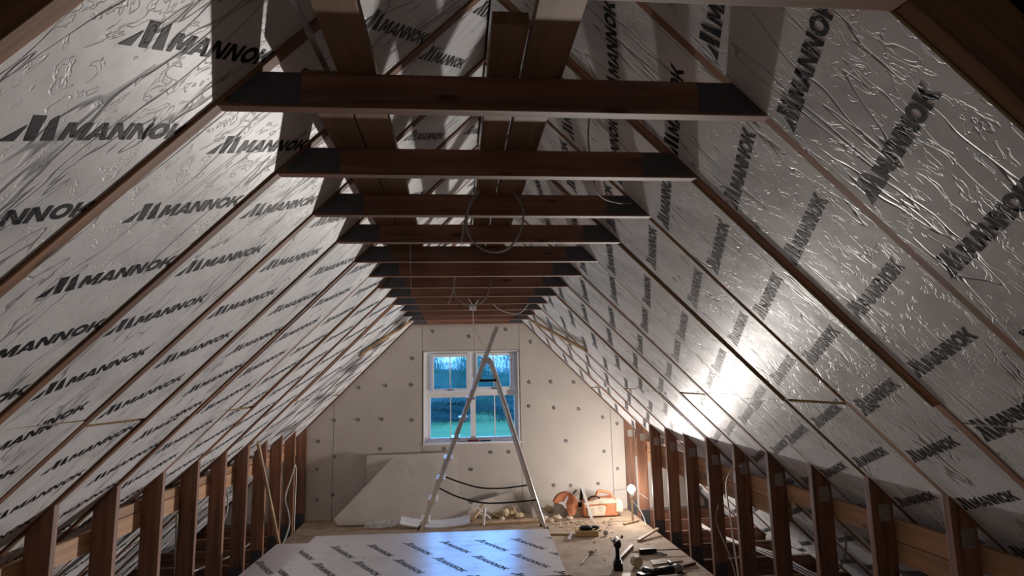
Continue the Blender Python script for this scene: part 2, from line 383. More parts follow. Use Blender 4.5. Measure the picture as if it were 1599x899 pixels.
# ---------------------------------------------------------------- window
win = bpy.data.objects.new('window_1', None); C.objects.link(win); win.location = (0, 0, 0); struct(win)
zx = lambda x: WX0 + (x - 112) * .001484
zz = lambda y: WZ1 - (y - 100) * .001475
YF = 7.575
fr = MB()
def fbox(mb, x0, x1, z0, z1, y0, y1): mb.box((x0, y0, z0), (x1, y1, z1))
fbox(fr, WX0, zx(170), WZ0, WZ1, YF, YF + .07); fbox(fr, zx(868), WX1, WZ0, WZ1, YF, YF + .07)
fbox(fr, zx(170), zx(868), zz(120), WZ1, YF, YF + .07); fbox(fr, zx(170), zx(868), WZ0, zz(815), YF, YF + .07)
fbox(fr, zx(500), zx(543), zz(815), zz(120), YF, YF + .07)
fbox(fr, zx(170), zx(500), zz(485), zz(436), YF, YF + .07); fbox(fr, zx(543), zx(868), zz(475), zz(430), YF, YF + .07)
fr.build('window_frame', WHITE, win)
rv = MB()
fbox(rv, WX0 - .001, WX0 + .014, WZ0, WZ1, YW - .004, YF); fbox(rv, WX1 - .014, WX1 + .001, WZ0, WZ1, YW - .004, YF)
fbox(rv, WX0, WX1, WZ1 - .014, WZ1 + .001, YW - .004, YF)
rv.build('window_reveal', WHITE, win)
si = MB(); fbox(si, WX0 - .004, WX1 + .012, WZ0 - .014, WZ0 + .006, YW - .012, YF); si.build('window_sill', WHITE, win)
for (sx0, sx1, sz0, sz1, gx0, gx1, gz0, gz1) in ((174, 496, 122, 434, 197, 468, 148, 412), (547, 864, 120, 428, 562, 835, 140, 402)):
    sa = MB(); a, b_, c, d = zx(sx0), zx(sx1), zz(sz1), zz(sz0); e_, f_, g_, h_ = zx(gx0), zx(gx1), zz(gz1), zz(gz0)
    for q in ((a, e_, c, d), (f_, b_, c, d), (e_, f_, c, g_), (e_, f_, h_, d)): fbox(sa, q[0], q[1], q[2], q[3], YF - .018, YF + .05)
    so = sa.build('sash', WHITE, win, bevel=.003)
    ha = MB(); mx_ = (a + b_) / 2; ha.box((mx_ - .04, YF - .034, c + .008), (mx_ + .04, YF - .018, c + .02)); ha.build('sash_handle', STEEL, so)
for x0, x1, z0, z1, bx in ((197, 468, 412, 148, 332), (562, 835, 402, 140, 700), (170, 500, 815, 487, 335), (543, 868, 812, 475, 703)):
    MB().box((zx(x0), YF + .028, zz(z0)), (zx(x1), YF + .034, zz(z1))).build('pane', GLASS, win)
    MB().box((zx(bx) - .006, YF + .015, zz(z0)), (zx(bx) + .006, YF + .027, zz(z1))).build('glazing_bar', WHITE, win)

# ---------------------------------------------------------------- roof trusses
ORD = ['nearest', 'second', 'third', 'fourth', 'fifth', 'sixth', 'seventh', 'eighth', 'ninth', 'tenth', 'eleventh', 'twelfth', 'thirteenth', 'last']
tr = thing('roof_truss', '', 'truss', (0, Y0, 0), group='attic roof trusses')
h = T / 2; cz1 = ZC + .092
RD = .145
for s in (-1, 1):
    # rafter in slope frame: from the ridge to the eaves
    rf = MB(); v0 = V_RIDGE
    rf.prism([(v0, .0), (V_EAVES, .0), (V_EAVES + .02, -RD), (v0 - RD * TAN, -RD)], -h, h, 'yz')
    rf.build('rafter', WY, tr, M=slope_matrix(s), bevel=.002)
    x0, x1 = s * B, s * (B + .112)
    # stud, its head cut to the rafter
    zt = lambda x: ZK - (abs(x) - B) * TAN - .001
    poly = [(x0, -.021), (x1, -.021), (x1, zt(x1)), (x0, zt(x0))]
    MB().prism(poly if s > 0 else poly[::-1], -h, h).build('stud', WZ, tr, bevel=.002)
    if s > 0: MB().box((x0 + .035, -h - .0016, ZK - .22), (x1 - .018, -h - .0002, ZK - .14)).build('nail_plate', PLATEL, tr)
    pl = MB().box((min(x0, x1) + .006, -h - .0016, -.12), (max(x0, x1) - .006, -h - .0002, .10)); pl.build('nail_plate', PLATE, tr)
    px0, px1 = s * (A - .20), s * (A - .03)
    q = slope_clip([(min(px0, px1), ZC + .006), (max(px0, px1), ZC + .006), (max(px0, px1), cz1 - .004), (min(px0, px1), cz1 - .004)], .004)
    MB().prism(q, -h - .0016, -h - .0002).build('nail_plate', PLATE, tr)
MB().prism([(-A, ZC), (A, ZC), (A - .092 / TAN, cz1), (-A + .092 / TAN, cz1)], -h, h).build('collar_tie', WX, tr, bevel=.002)
MB().box((-3.12, -h, -.205), (3.12, h, -.022)).build('floor_joist', WX, tr)
detail = {0: 'collar at the very top of the picture', 1: 'nearest full dark collar overhead', 2: 'collar behind the nearest full one',
          3: 'large cable coil hanging against it', 4: 'just beyond the large cable coil', 8: 'small cable coil seen before it',
          10: 'beside the small white ceiling box', 12: 'standing behind the lit bulb', 13: 'against the plasterboard gable wall'}
def copy_thing(root):
    r_ = root.copy(); C.objects.link(r_)
    for ch in list(root.children):
        c = ch.copy(); C.objects.link(c); c.parent = r_
    return r_
for i in range(NT):
    t = tr if i == 0 else copy_thing(tr)
    t.location = (0, Y0 + DY * i if i < 13 else YW - .025, 0)
    t['label'] = f'{ORD[i]} brown timber roof truss from the camera' + (', ' + detail[i] if i in detail else '')

# ---------------------------------------------------------------- insulation boards between the rafters
def board(s, bay, v0, v1, rec0, rec1, where, sd, th=.10, rows=(), ang=0.0, u_off=0.0):
    ya = Y0 + DY * bay + h + .003; yb = (Y0 + DY * (bay + 1) if bay + 1 < 13 else YW - .025) - h - .003
    yc = (ya + yb) / 2; hw = (yb - ya) / 2
    side = 'left' if s < 0 else 'right'
    o = thing('insulation_board', f'{where} foil-faced board on {side} slope between {ORD[bay]} and {ORD[bay+1]} trusses', 'insulation', group='foil-faced boards between the rafters')
    M = slope_matrix(s, yc) @ Matrix.Translation((0, 0, -(rec0 + rec1) / 2)) @ Matrix.Rotation((rec0 - rec1) / (2 * hw) * s, 4, 'Y')
    o.matrix_world = M
    MB().box((-hw, v0, -th), (hw, v1, -.0015)).build('foam_core', FOAM, o)
    MB().box((-hw, v0, -.0015), (hw, v1, 0)).build('foil_facing', FOIL, o)
    spots = [((u_off + random.uniform(-.012, .012)) * s, v, ang) for v in rows]
    lettering(spots, (-hw + .001, hw - .001, v0 + .002, v1 - .002), .0008, INK, o)
    return o
AL = math.atan2(-.20, -.32); AR = math.atan2(-.15, -.35)
# row starts measured on the photograph: (bay -> v of one printed row, offset of the print along the bay)
L_ROW = {0: (.212, .06), 1: (.256, .04), 2: (.066, -.05), 3: (.20, -.02), 4: (.1, .03), 5: (.24, -.03), 6: (.05, .02)}
R_ROW = {0: (-.031, .03), 1: (.073, .04), 2: (-.011, .03), 3: (.12, 0), 4: (.03, .02), 5: (.2, -.02), 6: (.1, .02)}
for s in (-1, 1):
    tab, ang = (L_ROW, AL) if s < 0 else (R_ROW, AR)
    for bay in range(13):
        r0, uo = tab.get(bay, (random.uniform(0, .27), random.uniform(-.05, .05)))
        seam = 1.15 + (.08 if bay in (0, 1) and s > 0 else 0) + random.uniform(-.012, .012) + (.05 if s < 0 and bay > 2 else 0)
        if s > 0 and bay < 2: seam = 1.225
        base = random.choice((-.009, -.004, .002, .008)); ti = random.uniform(-.002, .002) if s > 0 else random.uniform(-.006, .006)
        rec0, rec1 = base + max(ti, 0), base + max(-ti, 0)
        allrows = [r0 + .277 * k for k in range(-5, 12)]
        top = V_RIDGE - TAN * (rec0 + rec1) / 2 + .002 + abs(rec0 - rec1) / 2; gap = .003 if bay % 3 else .010
        lab_u = 'upper'; lab_l = 'lower'
        board(s, bay, top, seam - gap, rec0, rec1, lab_u, 0, rows=[v for v in allrows if v < seam + .1], ang=ang, u_off=uo)
        b2 = base + random.uniform(.0, .006)
        board(s, bay, seam + gap, V_EAVES - .03, b2, b2 + random.uniform(0, .006), lab_l, 1, rows=[v + .03 for v in allrows if v > seam - .1] + [], ang=ang, u_off=uo + random.uniform(-.05, .05))

# ---------------------------------------------------------------- rails behind the studs, planks on the collars, braces
def rail(x, y0, y1, z0, z1, label, mat=WY):
    s = 1 if x > 0 else -1
    M = MB().box((min(x, x + s * .03), y0, z0), (max(x, x + s * .03), y1, z1)).build('timber_rail', mat, bevel=.002)
    tag(M, label, 'timber', 'rails nailed behind the studs')
XO = B + .1135
WRAIL = wood('rail_timber', 1, (0.46, 0.26, 0.14), .7)
rail(-XO, .9, 7.45, .762, .862, 'long pale timber rail behind the left studs, lower plank of the pair', WRAIL)
rail(-XO, 3.62, 7.45, .866, .922, 'pale timber rail behind the far left studs, upper plank of the pair', WRAIL)
rail(XO, .9, 3.95, .770, .874, 'near timber rail behind the right studs closest to the camera', WRAIL)
rail(XO, 2.62, 3.0, .668, .766, 'short timber offcut fixed under the near right rail', WRAIL)
rail(XO, 3.96, 7.45, .745, .858, 'far timber rail behind the right studs, upper plank of the pair', WRAIL)
rail(XO, 3.96, 7.45, .632, .741, 'far timber rail behind the right studs, lower plank of the pair', WRAIL)
def plank(x0, x1, y0, y1, label):
    o = MB().box((x0, y0, cz1 + .001), (x1, y1, cz1 + .034)).build('plank', WPALE2, bevel=.002); tag(o, label, 'plank', 'planks laid over the collars')
WPALE2 = wood('walkway_timber', 1, (0.27, 0.16, 0.10), .7)
plank(-.425, -.33, -.6, 4.9, 'long brown plank lying over the collars, inner one of the left pair')
plank(-.53, -.43, 1.5, 4.3, 'long brown plank lying over the collars, outer one of the left pair')
plank(.045, .148, -.6, 4.6, 'long brown plank over the collars on the right, starting above the camera')
plank(-.046, .036, 1.22, 3.9, 'brown plank over the collars whose sawn end shows near the ridge')
o = MB().bar((-.475, .7, cz1 + .006), (-.445, 1.6, cz1 + .006), .012, .01).build('metal_lath', STEEL); tag(o, 'thin grey metal strip beside the left overhead plank', 'strip')
def slope_pt(s, v, y, n): return slope_matrix(s) @ Vector((s * y, v, n))
def brace(s, x0, y0, x1, y1, wd, label):
    v0 = (abs(x0) - A) / CT; v1 = (abs(x1) - A) / CT
    n = slope_matrix(s).to_3x3() @ Vector((0, 0, 1))
    o = MB().bar(slope_pt(s, v0, y0, .026), slope_pt(s, v1, y1, .026), wd, .022, n).build('diagonal_brace', WPALE); tag(o, label, 'brace')
brace(-1, -.71, 7.0, -1.12, 6.1, .05, 'diagonal timber brace under the left rafters near the gable wall')
brace(1, .73, 6.8, 1.12, 5.75, .05, 'diagonal timber brace under the right rafters near the gable wall')
# plank leaning against the left studs
o = MB().bar((-1.865, 5.52, 1.10), (-1.83, 6.22, .003), .05, .022, (1, .2, 0)).build('leaning_batten', WPALEZ, bevel=.002); tag(o, 'pale timber batten leaning diagonally against the left studs', 'batten')
o = MB().bar((-2.3, 5.05, .62), (-2.12, 4.7, -.0), .02, .015, (1, 0, 0)).build('thin_lath', GRAVEL); tag(o, 'thin grey lath leaning behind the left studs', 'lath')
o = MB().bar((-2.16, 3.2, .62), (-2.35, 3.65, .42), .04, .03, (0, 0, 1)).build('timber_offcut', WPALE); tag(o, 'pale timber offcut slanting behind the near left studs below the rail', 'timber')

# ---------------------------------------------------------------- cables
def cable(name, pts, rad, mat, label, k=8, cat='cable'):
    o = MB().tube(smooth_path(pts, k), rad, 6).build(name, mat, smooth=True); return tag(o, label, cat)
def loop(cx, y, cz, rx, rz, a0, a1, tail):
    n = 22; pts = []
    for i in range(n + 1):
        a = a0 + (a1 - a0) * i / n; q = 1 + .05 * math.sin(2 * a)
        pts.append((cx + rx * q * math.cos(a), y + .02 * math.sin(a * .5), cz + rz * math.sin(a)))
    return pts + tail
cable('cable_coil', loop(.03, 2.415, 2.262, .118, .14, PI * .62, PI * 2.95, [(-.10, 2.40, 2.22), (-.11, 2.40, 2.16)]), .0045, GREYC, 'large loop of grey cable hanging between the overhead collars', 3)
cable('cable_coil', loop(-.02, 4.38, 2.30, .135, .16, PI * .70, PI * 3.05, [(-.17, 4.38, 2.22), (-.20, 4.38, 2.15)]), .0055, GREYC, 'smaller loop of grey cable hanging further back, before the ceiling box', 3)
cable('cable', [(.28, 1.72, 2.39), (.33, 1.95, 2.385), (.42, 2.2, 2.30), (.6, 2.42, 2.33), (.62, 2.46, 2.372)], .003, GREYC, 'thin grey cable draped over the collars on the right')
cable('cable', [(.20, 5.9, 2.36), (.28, 5.93, 2.29), (.40, 5.93, 2.245), (.5, 5.93, 2.255), (.58, 5.92, 2.34)], .004, WHITEC, 'short white cable sagging under the collars right of the ceiling box')
cable('cable', [(-.03, 5.44, 2.33), (0, 5.44, 2.285), (.03, 5.44, 2.28), (.06, 5.44, 2.32)], .005, WHITEC, 'tiny white cable end dipping below the collars')
cable('string', [(-.36, 2.95, 2.285), (-.36, 2.96, 2.17), (-.355, 2.97, 2.05)], .0012, WHITEC, 'fine pale string hanging under the left side of the collars', 3, 'string')
bx = thing('ceiling_box', 'small white square junction box on a collar with a cable hanging from it', 'junction box', (.02, 5.4465 + .0, 2.32))
bx.location = (.02, 5.948, 2.318)
MB().box((-.034, -.02, -.034), (.034, 0, .034)).build('box_body', WHITE, bx, bevel=.003)
MB().box((-.008, -.026, -.03), (.008, -.02, -.01)).build('cable_entry', GREYC, bx)
cable('hanging_cable', [(.02, 5.915, 2.29), (.023, 5.917, 2.1), (.03, 5.92, 1.85), (.036, 5.92, 1.60)], .0045, WHITEC, 'straight white cable hanging from the ceiling box in front of the window', 4)
cable('thin_wire', [(.024, 5.93, 2.24), (.04, 5.93, 2.10), (.12, 5.93, 1.93), (.26, 5.93, 1.82), (.42, 5.93, 1.78)], .0025, GREYC, 'thin grey wire curling from the hanging cable toward the ladder top', 5)
xr = B - .012
cable('cable', [(xr + .06, 4.442, .93), (xr, 4.5, .88), (xr - .0, 4.6, .75), (xr, 4.56, .5), (xr, 4.53, .3), (xr, 4.50, .12), (xr - .01, 4.52, .012)], .006, WHITEC, 'white cable hanging against the right studs, longer of a pair')
cable('cable', [(xr - .02, 4.72, .60), (xr - .02, 4.78, .45), (xr - .02, 4.6, .28), (xr - .02, 4.50, .13), (xr - .03, 4.46, .012)], .005, GREYC, 'grey cable hanging against the right studs beside the longer white one')
cable('cable', [(2.06, 3.40, .70), (2.07, 3.45, .55), (2.08, 3.62, .35), (2.1, 3.75, .1), (2.1, 3.8, -.01)], .006, GREYC, 'grey cable dropping behind the near right studs')
for k in range(3):
    cable('cable', [(2.45 + .03 * k, 6.9, -.012 + .0 * k), (2.5 + .02 * k, 6.1, -.012), (2.62 + .05 * k, 5.5, -.010), (2.66 + .04 * k, 4.9, -.012), (2.7 + .06 * k, 3.9, -.012)], .007, WHITEC, ['white cable on the eaves joists behind the right studs, nearest the studs', 'white cable on the eaves joists behind the right studs, middle of three', 'white cable on the eaves joists behind the right studs, nearest the eaves'][k])
cable('cable', [(2.2, 6.2, .05), (2.3, 5.95, .10), (2.36, 5.75, .06), (2.5, 5.6, .02), (2.35, 5.45, -.012)], .006, WHITEC, 'white cable curled on the joists behind the right studs')
xl = -B + .012
cable('cable', [(xl, 6.95, .72), (xl, 6.8, .60), (xl, 6.60, .44), (xl, 6.72, .28), (xl, 6.80, .14), (xl + .02, 6.6, .05), (xl + .03, 6.40, .008)], .008, WHITEC, 'white cable hanging against the far left studs and curling at the floor')
cable('cable', [(xl, 6.97, .70), (xl + .0, 7.0, .60), (xl, 6.99, .3), (xl, 6.985, .02)], .006, WHITEC, 'second white cable running straight down a far left stud')
pts = [(-2.14 + .0 * k, 5.52 + .14 * math.sin(k * PI / 8), .58 + .15 * math.cos(k * PI / 8)) for k in range(0, 9)]
cable('cable', pts + [(-2.14, 5.45, .36)], .007, WHITEC, 'white cable bent in a half loop behind the left studs', 3)
cable('cable', [(-2.25, 6.9, -.012), (-2.3, 6.2, -.010), (-2.5, 5.6, -.012), (-2.45, 5.0, -.012)], .008, WHITEC, 'white cable lying across the joists behind the left studs')

# ---------------------------------------------------------------- work light
wl = thing('work_light', 'bare lit bulb on a thin wire beside the far right stud', 'lamp', BULB)
MB().lathe([(.004, -.046), (.026, -.038), (.041, -.018), (.046, 0), (.041, .020), (.026, .038), (.012, .046)], 20).build('bulb', BULBM, wl, smooth=True)
MB().lathe([(.014, -.094), (.018, -.088), (.018, -.05), (.012, -.046)], 14).build('bulb_holder', WHITE, wl)
MB().tube(smooth_path([(0, 0, -.09), (.03, -.01, -.16), (.08, -.02, -.22), (.1, -.1, -.30), (.085, -.2, -.34)], 5), .004, 6).build('flex', WHITEC, wl)
MB().tube(smooth_path([(0, 0, -.09), (.05, .02, -.06), (.10, -.0, -.055), (.112, -.25, -.07)], 5), .003, 6).build('support_wire', GREYC, wl)
MB().bar((0, 0, -.35), (0, 0, -.09), .02, .02, (0, 1, 0)).build('stand', WPALEZ, wl)

# ---------------------------------------------------------------- ladder
ld = thing('step_ladder', 'tall aluminium A-frame ladder standing open in front of the window', 'ladder', (0.1, 6.65, 0))
ox = Vector((.1, 6.65, 0))
def LP(x, y, z): return Vector((x, y, z)) - ox
ya, yb = 6.48, 6.84
f0, f1 = (-.545, 0.0), (.295, 2.165)
dxz = Vector((f1[0] - f0[0], 0, f1[1] - f0[1])).normalized(); nn = Vector((dxz.z, 0, -dxz.x))
for y in (ya, yb):
    MB().bar(LP(f0[0], y, .012), LP(f1[0], y, f1[1]), .025, .042, nn).build('stile', ALU, ld, bevel=.003)
    st_ = [c for c in bpy.data.objects if c.name.startswith('stile')][-1]
    MB().bar(LP(f0[0] - .002, y, .0), LP(f0[0] + .018, y, .05), .03, .066, nn).build('foot', BLACK, st_)
for k in range(9):
    z = .16 + k * .207; x = f0[0] + (f1[0] - f0[0]) * z / f1[1]
    MB().box((x - ox.x - .048, ya - 6.65 + .01, z - .012), (x - ox.x + .048, yb - 6.65 - .01, z + .012)).build('rung', WHITE if k < 4 else ALU, ld, bevel=.003)  # lower rungs coloured white to stand for the bulb's light on them
hoop = lambda y: smooth_path([LP(.155, y, 1.76), LP(.185, y, 1.815), LP(.215, y, 1.80), LP(.25, y, 1.72), LP(.33, y, 1.46), LP(.55, y, .74), LP(.77, y, .02)], 5)
for y in (ya + .02, yb - .02):
    MB().tube(hoop(y), .021, 9).build('rear_leg', ALU, ld, smooth=True)
    MB().lathe([(.027, 0), (.027, .06), (.022, .065)], 12, Matrix.Translation(LP(.775, y, .0))).build('foot', BLACK, ld)
for z in (.30, 1.0):
    x = .77 - (z - .02) * .305
    MB().bar(LP(x, ya + .02, z), LP(x, yb - .02, z), .03, .02, (0, 0, 1)).build('cross_brace', ALU, ld)
MB().box((.095 - ox.x, ya - 6.65, 1.575), (.275 - ox.x, yb - 6.65, 1.60)).build('top_platform', BLACK, ld, bevel=.004)
for y, pts in ((ya - .01, [(-.33, .50), (-.15, .41), (.1, .34), (.35, .33), (.67, .345)]), (yb + .01, [(-.32, .57), (-.12, .49), (.1, .425), (.35, .41), (.64, .435)])):
    mb = MB(); P = smooth_path([LP(x, y, z) for x, z in pts], 5)
    for p, q in zip(P, P[1:]): mb.bar(p, q, .004, .016, (0, 0, 1))
    mb.build('strap', BLACK, ld)

# ---------------------------------------------------------------- stack of foil boards on the floor
def flat_board(cx, cy, wx, wy, z0, z1, rot, label, rowsxy=()):
    o = thing('insulation_sheet', label, 'insulation', (cx, cy, z0), rot, 'foil boards stacked on the floor')
    t = z1 - z0
    MB().box((-wx / 2, -wy / 2, .002), (wx / 2, wy / 2, t - .002)).build('foam_core', FOAM, o)
    MB().box((-wx / 2, -wy / 2, t - .002), (wx / 2, wy / 2, t)).build('foil_facing', FOILX, o)
    MB().box((-wx / 2, -wy / 2, 0), (wx / 2, wy / 2, .002)).build('lower_facing', FOILX, o)
    ca, sa = math.cos(-rot), math.sin(-rot)
    sp = [((x - cx) * ca - (y - cy) * sa, (x - cx) * sa + (y - cy) * ca, math.atan2(-.33, .197) - rot) for x, y in rowsxy]
    lettering(sp, (-wx / 2 + .004, wx / 2 - .004, -wy / 2 + .004, wy / 2 - .004), t + .0004, INKX, o)
    return o
prints = [(-1.295 + .282 * k + .035 * ((4.85 - y) / .42) * -1, y) for y in (4.86, 4.43, 4.0) for k in range(-2, 8)]
flat_board(-.375, 4.72, 1.94, 1.21, .2560, .34, -.045, 'top sheet of the foil board stack on the floor, reflecting blue window light', prints)
flat_board(-.72, 4.88, 1.94, 1.2, .1710, .2545, -.03, 'second sheet of the foil stack, sticking out on the left', prints)
flat_board(-.52, 4.86, 1.94, 1.2, .0860, .1695, -.035, 'third sheet down in the foil board stack')
flat_board(-.55, 4.84, 1.94, 1.2, .0010, .0845, -.03, 'bottom sheet of the foil board stack, lying on the floor')

# ---------------------------------------------------------------- plasterboard offcuts at the gable
def sheet(name, poly, y, tilt, label, mat=PLASTER2, th=.0125, cat='plasterboard', lean=None):
    """polygon in x,z standing at y, leaning back toward the wall by tilt radians about its foot"""
    o = MB().prism(poly, -th, 0).build(name, mat); o.location = (0, y, 0.002); o.rotation_euler = (-tilt, 0, 0)
    return tag(o, label, cat)
sheet('plasterboard_offcut', [(-1.22, 0), (-.13, 0), (-.13, .735), (-1.22, .73)], YW - .045, .035, 'rectangular plasterboard sheet standing against the gable wall below the window')
sheet('plasterboard_offcut', [(-1.40, 0), (-1.15, 0), (-1.15, .37), (-1.38, .37)], YW - .07, .05, 'small plasterboard piece behind the left end of the torn sheet')
sheet('plasterboard_offcut', [(-1.53, .085), (-1.48, .02), (-.8, .0), (-.1, .0), (.02, .17), (-.37, .53), (-.50, .66), (-.62, .55), (-.66, .50), (-.77, .69), (-.83, .66), (-.90, .745)], 7.16, .33, 'large torn plasterboard sheet with a jagged top leaning left of the ladder')
sheet('plasterboard_offcut', [(-.05, 0), (.30, 0), (.62, .0), (.50, .27), (.28, .22), (.02, .16)], 7.36, .25, 'torn plasterboard piece leaning behind the ladder legs', PLASTER2)
sheet('plasterboard_offcut', [(.72, 0), (.94, 0), (.90, .05), (.76, .19), (.70, .17)], 7.22, .5, 'small grey plasterboard piece leaning just right of the ladder', GRAVEL)
# curved strip on the floor
mb = MB(); n = 14
for i in range(n):
    x0, x1 = -.77 + .76 * i / n, -.77 + .76 * (i + 1) / n
    f = lambda x: .012 + .055 * ((x + .35) / .42) ** 2
    mb.add([(x0, 6.98 - .16 * 0, f(x0)), (x1, 6.98, f(x1)), (x1, 7.12, f(x1) + .05), (x0, 7.12, f(x0) + .05), (x0, 6.98, f(x0) - .012), (x1, 6.98, f(x1) - .012), (x1, 7.12, f(x1) + .038), (x0, 7.12, f(x0) + .038)],
           [(0, 1, 2, 3), (7, 6, 5, 4), (0, 4, 5, 1), (3, 2, 6, 7)])
_s = mb.build('plasterboard_strip', WHITE); _s.location = (0, -.06, 0); tag(_s, 'curved white strip lying on the floor at the ladder foot', 'strip')
o = MB().prism([(0, 0), (.75, .02), (.74, .12), (.02, .10)], 0, .03, 'xy').build('timber_board', WPALE); o.location = (.10, 6.93, .001); tag(o, 'pale board lying flat on the floor between the ladder legs', 'board')
o = MB().prism([(0, 0), (.52, .0), (.50, .14), (.03, .11)], 0, .02, 'xy').build('timber_board', WPALE); o.location = (-1.55, 6.55, .001); tag(o, 'brown board offcut on the floor at the far left', 'board')
o = MB().prism([(0, 0), (.22, .02), (.1, .09)], 0, .035, 'xy').build('timber_offcut', RUST); o.location = (-1.0, 6.42, .001); tag(o, 'small dark wedge on the floor behind the foil stack', 'offcut')
# crumpled clear film
mb = MB(); W_, H_ = 14, 7; vs = []
for j in range(H_):
    for i in range(W_):
        x, y = i / (W_ - 1) * .34, j / (H_ - 1) * .14
        vs.append((x, y, .012 + .11 * abs(noise.noise(Vector((x * 14, y * 16, 3)))) * (1 - abs(j / (H_ - 1) - .5)) + .05 * j / H_))
mb.add(vs, [(j * W_ + i, j * W_ + i + 1, (j + 1) * W_ + i + 1, (j + 1) * W_ + i) for j in range(H_ - 1) for i in range(W_ - 1)])
o = mb.build('plastic_film', POLY, smooth=True); o.location = (-1.16, 6.98, 0); tag(o, 'crumpled clear plastic film in front of the torn plasterboard', 'plastic')

# ---------------------------------------------------------------- rubble
def lump(sx, sy, sz, seed):
    mb = MB(); n, mrow = 9, 6; vs = []
    for j in range(mrow):
        a = PI * (j + .5) / mrow
        for k in range(n):
            t = 2 * PI * k / n; d = Vector((math.sin(a) * math.cos(t), math.sin(a) * math.sin(t), math.cos(a)))
            q = 1 + .55 * noise.noise(d * 1.7 + Vector((seed, 0, 0)))
            vs.append((d.x * sx * q, d.y * sy * q, sz + d.z * sz * q * .95))
    z0 = min(v[2] for v in vs); vs = [(a, b_, c - z0) for a, b_, c in vs]
    fs = [(j * n + k, (j + 1) * n + k, (j + 1) * n + (k + 1) % n, j * n + (k + 1) % n) for j in range(mrow - 1) for k in range(n)]
    fs += [tuple(range(n)), tuple(range(mrow * n - 1, (mrow - 1) * n - 1, -1))]
    return mb.add(vs, fs)
for i, (x, y, a, b_, c, m_, lab) in enumerate([
        (.30, 7.30, .055, .05, .035, SCRAP, 'tan foam lump at the left end of the rubble heap behind the ladder'),
        (.40, 7.26, .06, .05, .05, SCRAP, 'tall tan foam lump in the rubble between the ladder legs'),
        (.50, 7.34, .05, .05, .06, SCRAP, 'highest crumbly lump of the rubble against the gable wall'),
        (.56, 7.22, .06, .045, .04, SCRAP, 'tan lump of the rubble nearest the rear ladder leg'),
        (.36, 7.16, .035, .03, .022, DUSTY, 'small pale lump at the front of the rubble heap'),
        (.92, 7.32, .06, .05, .06, SCRAP, 'brown foam lump leaning beside the disc cutter wheel'),
        (.84, 7.10, .045, .04, .02, DUSTY, 'pale plaster chunk right of the ladder foot'),
        (.98, 7.06, .05, .035, .025, DUSTY, 'white plaster chunk below the cutter wheel'),
        (1.12, 7.05, .04, .03, .022, DUSTY, 'white plaster chunk between the wheel and cutter body'),
        (.90, 6.98, .03, .025, .014, DUSTY, 'tiny pale plaster chunk in front of the cutter wheel'),
        (1.36, 6.32, .028, .025, .022, GRAVEL, 'small grey stone right of the foam block'),
        (1.50, 6.22, .016, .014, .010, RUST, 'dark crumb on the floor between block and studs'),
        (1.08, 5.72, .035, .02, .012, GRAVEL, 'flat grey crumb on the floor behind the cordless drill')]):
    tag(lump(a, b_, c, i * 3.1).build('rubble_lump', m_), lab, 'rubble')
for i, (x, y) in enumerate([(.30, 7.30), (.40, 7.26), (.50, 7.34), (.56, 7.22), (.36, 7.16), (.92, 7.32), (.84, 7.10), (.98, 7.06), (1.12, 7.05), (.90, 6.98), (1.36, 6.32), (1.50, 6.22), (1.08, 5.72)]):
    bpy.data.objects['rubble_lump' + ('.%03d' % i if i else '')].location = (x, y, 0.001)
# broken white and tan pieces at the middle of the heap
for p0, p1, wd, th, m_, nm, lab in [
        ((-.0, 7.06, .03), (.14, 7.20, .17), .05, .014, WPALE, 'timber_offcut', 'tan wooden offcut rising left of the white broken strips'),
        ((.06, 7.0, .20), (.22, 7.04, .06), .035, .016, WHITE, 'broken_strip', 'white broken strip sloping down to the right behind the ladder'),
        ((.135, 6.93, .012), (.155, 6.95, .19), .03, .014, WHITE, 'broken_strip', 'short upright white broken strip in the middle of the heap'),
        ((-.02, 7.24, .15), (.16, 7.25, .04), .03, .014, DUSTY, 'broken_strip', 'dusty broken strip crossing the heap lowest'),
        ((1.06, 5.72, .009), (.93, 5.42, .009), .012, .008, DUSTY, 'thin_lath', 'thin pale splinter on the floor left of the cordless drill'),
        ((.95, 6.18, .012), (1.03, 6.42, .012), .03, .02, WHITE, 'broken_strip', 'white splinter on the floor left of the foam block'),
        ((1.62, 6.05, .012), (1.90, 6.30, .05), .03, .018, WPALE, 'timber_offcut', 'pale timber stick lying by the foot of a right stud'),
        ((1.66, 6.72, .010), (1.86, 6.85, .012), .03, .016, WPALE, 'timber_offcut', 'short pale stick on the floor below the bulb'),
        ((.80, 6.45, .010), (1.02, 6.40, .010), .025, .014, WPALE, 'timber_offcut', 'thin tan offcut on the floor by the right corner of the foil stack'),
        ((1.24, 5.42, .014), (1.50, 5.86, .014), .03, .022, RUST, 'brown_bar', 'brown wooden bar on the floor behind the cordless drill'),
        ((1.70, 5.18, .012), (1.88, 5.27, .012), .025, .018, RUST, 'brown_bar', 'short brown bar on the floor between caulking gun and studs')]:
    o = MB().bar(p0, p1, wd, th).build(nm, m_); tag(o, lab, 'offcut')
